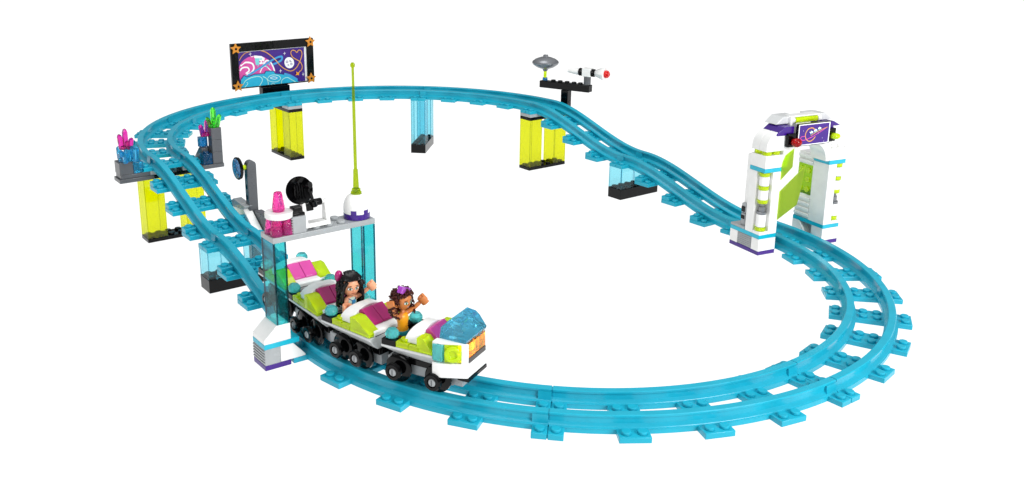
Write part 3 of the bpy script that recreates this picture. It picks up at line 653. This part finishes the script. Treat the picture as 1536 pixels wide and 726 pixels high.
        p=MB(); p.box(3.2,3.47,-1.14,1.14,3.62,3.96); p.build('window_sill','dark_brown',T,.01)  # dark brown-grey strip below the orange window
        l=bpy.data.materials.new('added_glow'); l.use_nodes=True; b=l.node_tree.nodes['Principled BSDF']; b.inputs['Base Color'].default_value=lin('#FFD060'); b.inputs['Emission Color'].default_value=lin('#FFB428'); b.inputs['Emission Strength'].default_value=4; M['glow']=l
        p=MB(); p.sphere((2.9,-.25,4.35),.3,12,8); p.box(2.62,2.66,-.95,.95,4.02,4.8); p.build('window_glow','glow',T,0)  # glowing sheet and ball added behind the window to brighten it
        for sg in (-1,1):
            # teal wedge and lime round headlight on each tapered side
            d=Vector((1.55,sg*-.7,0)).normalized(); nrm=Vector((.7,sg*1.55,0)).normalized()
            p=MB(); p.prism([(1.3,sg*1.35),(1.3,sg*2.05),(2.0,sg*2.06),(2.0,sg*1.35)],'z',3.75,4.88); p.build('teal_wedge','gem_teal',T,.05)
            p=MB(); X=Matrix((( d.x,nrm.x,0,2.6),(d.y,nrm.y,0,sg*1.68),(0,0,1,4.3),(0,0,0,1))); p.T=X
            p.box(-.55,.55,-.5,.0,-.6,.6); p.lathe([(.5,.0),(.55,.05),(.55,.16),(.42,.2),(.28,.2),(.26,.08),(.02,.08)],(0,0,0),'y',22); p.build('headlight','gem_lime',T,.03)
        # icy windscreen block
        p=MB(); q=[(1.45,5.02),(3.36,5.02),(3.4,5.2),(2.95,5.95),(2.75,6.25),(2.1,6.35),(1.5,5.75)]
        A_=[(x,-1.15 if z>6.1 else (-1.3 if z>5.3 else -1.42),z) for x,z in q]
        va=[p.bm.verts.new(v) for v in A_]; vb=[p.bm.verts.new((x,-y,z)) for x,y,z in A_]
        p.bm.faces.new(va); p.bm.faces.new(vb[::-1])
        for k in range(len(q)): p.bm.faces.new((va[k],va[(k+1)%7],vb[(k+1)%7],vb[k]))
        p.build('ice_canopy','gem_ice',T,.05)
    return T
car('lead coaster car with icy blue canopy and orange front window brightened by an added glow',2.28,True,mag='magenta')
car('coaster car directly behind the lead car, carrying the doll with long black hair',1.14)
car('coaster car third from the front, leaving the station with nobody aboard',.10)
car('last coaster car under the station roof seen partly behind the near glass column',0,loc=(16-4.3,-24.2,.35),rz=R_(0),mag='magenta')
# ------------------------------------------------------------------ doll figures
def skin_mesh(verts,edges,rad):
    me=bpy.data.meshes.new('tmp'); me.from_pydata(verts,edges,[]); o=bpy.data.objects.new('tmp',me); C.objects.link(o)
    sk=o.modifiers.new('s','SKIN'); 
    for v,r in zip(me.skin_vertices[0].data,rad): v.radius=r
    me.skin_vertices[0].data[0].use_root=True
    sb=o.modifiers.new('b','SUBSURF'); sb.levels=2; sb.render_levels=2
    dg=bpy.context.evaluated_depsgraph_get(); dg.update(); m2=bpy.data.meshes.new_from_object(o.evaluated_get(dg)); bpy.data.objects.remove(o); return m2
def hand_c(mb,c,d,open_dir,r=.21):
    """open C-shaped doll hand: grip palm with a thumb side and a finger side around a round gap"""
    d=Vector(d).normalized(); n=Vector(open_dir); n=(n-d*n.dot(d)).normalized(); s=d.cross(n)
    T0=mb.T; mb.T=Matrix.Identity(4)
    c=Vector(c); X=Matrix.Identity(4)
    for i,v in enumerate((d,s,n)): X[0][i],X[1][i],X[2][i]=v
    X[0][3],X[1][3],X[2][3]=c+d*r*.9
    pts=[]; 
    for k in range(15):
        a=R_(48+264*k/14); pts.append((r*1.15*math.cos(a),r*1.15*math.sin(a)))
    for k in range(15):
        a=R_(312-264*k/14); pts.append((r*.55*math.cos(a),r*.55*math.sin(a)))
    pts=[(x,y) for x,y in pts]
    mb.T=X; mb.prism(pts,'z',-r*.95,r*.95); mb.T=T0
def doll(label,s,fx,zb,yaw,skin,hairm,topm,legm,arms,hair_kind,iris,kb,hz,hs):
    L,h=frame(s); a=R_(-90+11.25*s)
    F=Vector((-math.sin(a),math.cos(a),0)); loc=Vector(L)+F*fx+Vector((0,0,zb))
    T=bpy.data.objects.new('person',None)
    # body: one continuous skinned surface (hips, waist, chest, neck, arms)
    verts=[(0,0,.0),(0,0,.35),(.0,0,.72),(0,0,1.0),(0,0,1.18),(0,0,1.4)]
    rad=[(.34,.27),(.27,.22),(.3,.24),(.3,.2),(.15,.15),(.15,.15)]
    verts=[(x,y,z*kb) for x,y,z in verts]
    edges=[(0,1),(1,2),(2,3),(3,4),(4,5)]
    for sg,(el,wr) in arms.items():
        i=len(verts); verts+=[(0,sg*.38,.96*kb),tuple(el),tuple(wr)]; rad+=[(.19,.19),(.17,.17),(.15,.15)]; edges+=[(3,i),(i,i+1),(i+1,i+2)]
    me=skin_mesh(verts,edges,rad)
    bm=bmesh.new(); bm.from_mesh(me)
    mb=MB(); mb.bm.free(); mb.bm=bm
    Hm=Matrix.Translation((.06,0,hz))@Matrix.Rotation(yaw,4,'Z')@Matrix.Diagonal((hs,hs*.97,hs,1)); 
    mb.T=Hm
    # head: shaped ring stack (chin narrow, cheeks wide)
    prof=[(.02,-.46),(.16,-.44),(.26,-.36),(.36,-.2),(.42,0),(.43,.18),(.38,.34),(.24,.46),(.02,.5)]
    mb.lathe(prof,(0,0,0),'z',24); 
    mb.sphere((.42,0,-.08),.055,8,6,(1,.8,1.1))
    for sg in (-1,1): mb.sphere((0,sg*.42,-.02),.08,8,6,(.8,.5,1.2))
    mb.T=Matrix.Identity(4)
    for sg,(el,wr) in arms.items():
        d=Vector(wr)-Vector(el); hand_c(mb,wr,d,(0,0,1) if abs(d.normalized().z)<.8 else (1,0,0),.29)
    body=mb.build('body',skin,None,0,angle=45)
    T=bpy.data.objects.new('person',body.data); bpy.data.objects.remove(body); C.objects.link(T)
    T.location=loc; T.rotation_euler=(0,0,h)
    bv=T.modifiers.new('bevel','BEVEL'); bv.width=.06; bv.segments=3; bv.limit_method='ANGLE'; bv.angle_limit=R_(50); T['label']=label; T['category']='toy figure'; T['group']='dolls riding the coaster'
    # clothes
    p=MB(); 
    def shell(zr,mat,name):
        p=MB(); rings=[]
        for z,rx,ry in zr: rings.append([p.bm.verts.new((rx*1.08*math.cos(2*PI*k/24),ry*1.12*math.sin(2*PI*k/24),z*kb)) for k in range(24)])
        for A_,B_ in zip(rings,rings[1:]):
            for k in range(24): p.bm.faces.new((A_[k],A_[(k+1)%24],B_[(k+1)%24],B_[k]))
        p.bm.faces.new(rings[0][::-1]); p.bm.faces.new(rings[-1]); return p.build(name,mat,T,0,angle=60)
    tp=shell([(.12,.34,.4),(.3,.31,.35),(.5,.31,.35),(.75,.35,.4),(.92,.33,.4),(1.04,.27,.33),(1.1,.18,.22)],topm,'top')
    shell([(-.5,.3,.38),(-.1,.4,.44),(.08,.38,.44),(.14,.34,.41)],legm,'trousers')
    p=MB(); p.box(.1,1.1,-.4,-.04,-.5,-.12); p.box(.1,1.1,.04,.4,-.5,-.12); p.build('legs',legm,T,.1)
    # face
    def on(yy,zz,lift=.0):
        # point on head surface
        import bisect
        zs=[q[1] for q in prof]; 
        k=max(1,min(len(zs)-1,bisect.bisect(zs,zz))); t=(zz-zs[k-1])/(zs[k]-zs[k-1]); r=prof[k-1][0]*(1-t)+prof[k][0]*t+lift
        x=math.sqrt(max(1e-4,r*r-yy*yy)); return Hm@Vector((x,yy,zz))
    def patch(name,c,ry,rz,mat,lift,rot=0,parent=T):
        mbp=MB(); vs=[]; n=18
        cv=mbp.bm.verts.new(on(c[0],c[1],lift+.004))
        for k in range(n):
            a_=2*PI*k/n; y_=ry*math.cos(a_); z_=rz*math.sin(a_); y2=y_*math.cos(rot)-z_*math.sin(rot); z2=y_*math.sin(rot)+z_*math.cos(rot)
            vs.append(mbp.bm.verts.new(on(c[0]+y2,c[1]+z2,lift)))
        for k in range(n): mbp.bm.faces.new((cv,vs[k],vs[(k+1)%n]))
        return mbp.build(name,mat,parent,0,angle=80)
    for sg in (-1,1):
        patch('eye_outline',(sg*.17,.0),.115,.085,'ink',.008,sg*.15)
        e_=patch('eye',(sg*.17,-.01),.1,.066,'eye_white',.013,sg*.15)
        patch('iris',(sg*.165,-.008),.058,.064,iris,.018,0,e_); patch('pupil',(sg*.165,-.005),.03,.036,'ink',.023,0,e_); patch('glint',(sg*.165+.025,.02),.014,.016,'eye_white',.028,0,e_)
        patch('eyebrow',(sg*.18,.125),.1,.016,'ink',.01,-sg*.2)
    patch('mouth',(0,-.245),.1,.026,'lip',.012); 
    if hair_kind=='curly': patch('teeth',(0,-.24),.07,.014,'eye_white',.018)
    # hair
    p=MB(); p.T=Hm
    rnd=random.Random(3 if hair_kind=='curly' else 8)
    # cap: partial ellipsoid open at the face
    rows=12; cols=32; V=[]
    def hr(th,ph):
        front=max(0,math.cos(ph)); z=.56*math.cos(th); r=.53*math.sin(th)
        return r,z
    cut=[]
    for i in range(rows+1):
        row=[]
        for k in range(cols):
            ph=2*PI*k/cols; fr=math.cos(ph)
            thmax=R_(58) if fr>.55 else (R_(58)+(R_(140)-R_(58))*min(1,(.55-fr)/.35))
            th=thmax*i/rows; rr=.53*math.sin(min(th,PI*.62)); zz=.58*math.cos(th)+.04
            wob=1+.05*math.sin(ph*9+th*3)
            row.append(p.bm.verts.new(Hm@Vector((rr*wob*math.cos(ph)-.06,rr*wob*math.sin(ph)*1.02,zz))))
        V.append(row)
    for i in range(rows):
        for k in range(cols):
            if i==0: p.bm.faces.new((V[0][k],V[1][k],V[1][(k+1)%cols])) if False else None
            p.bm.faces.new((V[i][k],V[i+1][k],V[i+1][(k+1)%cols],V[i][(k+1)%cols]))
    p.T=Hm
    if hair_kind=='long':
        # wavy locks down the back and sides, swept crown strands
        for k in range(26):
            ph=R_(72)+(R_(288)-R_(72))*k/25; r0=.5; pts=[]
            ln=1.25 if 4<k<22 else 1.05
            for j in range(9):
                t=j/8; z=.2-ln*t; rr=r0+.07*math.sin(j*1.5+k*1.7)+.06*t
                pts.append((rr*math.cos(ph)-.06-.05*t,rr*math.sin(ph)+.03*math.sin(j*1.3+k),z))
            p.tube(pts,.13,7,r2=.055)
        for k in range(15):
            ph=R_(-70+140*k/14); pts=[]
            for j in range(8):
                t=j/7; th=R_(60)-R_(85)*t; pts.append((.56*math.sin(th)*math.cos(ph*(1-.2*t))-.05,.55*math.sin(abs(th)+.12)*math.sin(ph),.58*math.cos(th)+.07+.015*math.sin(j*2+k)))
            p.tube(pts,.075,7,r2=.06)
        for sg in (-1,1): p.tube([(.36,sg*.3,.33),(.33,sg*.43,.1),(.28,sg*.5,-.2),(.3,sg*.5,-.5),(.24,sg*.5,-.72)],.1,8,r2=.06)
    else:
        for k in range(300):
            ph=rnd.uniform(0,2*PI); fr=math.cos(ph)
            zz=rnd.uniform(-.8,.62)
            if fr>.45 and zz<.28: continue
            rr=.54*math.sqrt(max(.03,1-(max(0,zz)/.7)**2))+rnd.uniform(0,.07)
            if zz<-.2: rr+=.05
            c=(rr*math.cos(ph)-.07,rr*math.sin(ph)*1.05,zz); r=rnd.uniform(.06,.085)
            q=[(c[0]+r*.8*math.cos(t),c[1]+r*.8*math.sin(t),c[2]+t*.02) for t in [j*PI/3 for j in range(7)]]
            p.tube(q,r*.55,5)
        p.sphere((-.1,0,-.35),.48,14,10,(.85,1,1.2)) if False else None
        for k in range(16):
            ph=R_(95)+R_(170)*k/15; p.tube([(.45*math.cos(ph)-.05,.45*math.sin(ph),.2),(.48*math.cos(ph)-.08,.5*math.sin(ph),-.4),(.42*math.cos(ph)-.08,.45*math.sin(ph),-.78)],.13,7,r2=.09)
    p.build('hair',hairm,T,0,angle=60)
    p=MB(); p.T=Hm
    if hair_kind=='long':
        p.sphere((-.42,-.42,.38),.3,12,8,(.55,.7,1)); p.sphere((-.5,-.2,.2),.16,10,8,(.6,.9,.8)); p.build('hair_bow','deep_magenta',T,0)
        p=MB(); p.sphere((.36,-.03,.98),.14,10,8,(.4,1,1))
        for k in range(5): a_=k*2*PI/5; p.sphere((.39,-.03+.12*math.cos(a_),.98+.12*math.sin(a_)),.07,8,6,(.5,1,1))
        p.build('brooch','print_blue',T,0)
        p=MB(); p.tube(smooth_path([(.06,-.33,1.27),(.28,-.24,1.15),(.37,0,1.06),(.28,.24,1.15),(.06,.33,1.27)],5),.028,8); p.build('neckline','print_navy',T,0)
    else:
        for sg in (-1,1):
            T1=p.T; p.T=Hm@Matrix.Translation((.2,-.12,.64))@Matrix.Rotation(R_(-25),4,'X')@Matrix.Rotation(R_(15),4,'Z')
            p.prism([(sg*.03,-.08),(sg*.03,.08),(sg*.3,.2),(sg*.56,.17),(sg*.56,-.17),(sg*.3,-.2)],'x',-.12,.12); p.T=T1
        p.sphere((.2,-.12,.64),.1,10,8); p.build('hair_bow','gem_purple',T,.03)
        for y_,z_ in ((-.1,.5),(.05,.62),(.12,.45),(-.02,.4)):
            q=MB(); q.sphere((.325,y_,z_),.035,8,6,(.4,1,1)); q.build('printed_note','ink',tp,0)
    return T
# y negative is the outer (near) side
doll('doll with long black hair and pale mint top riding in the second car',1.14,-1.7,4.05,R_(-22),'skin','black_hair','mint','deep_magenta',
     {-1:((.1,-.66,.9),(.42,-.8,.86)),1:((.4,.75,1.4),(.75,1.12,1.8))},'long','iris_brown',1.15,2.06,1.52)
doll('doll with curly brown hair and orange top in the lead car, both hands up',2.28,-2.15,4.12,R_(-12),'brown_skin','brown_hair','yellow_orange','cloth_teal',
     {-1:((-.05,-.75,1.35),(-.25,-.7,1.95)),1:((.35,.75,1.45),(.75,1.1,1.9))},'curly','iris_green',1.26,2.22,1.3)
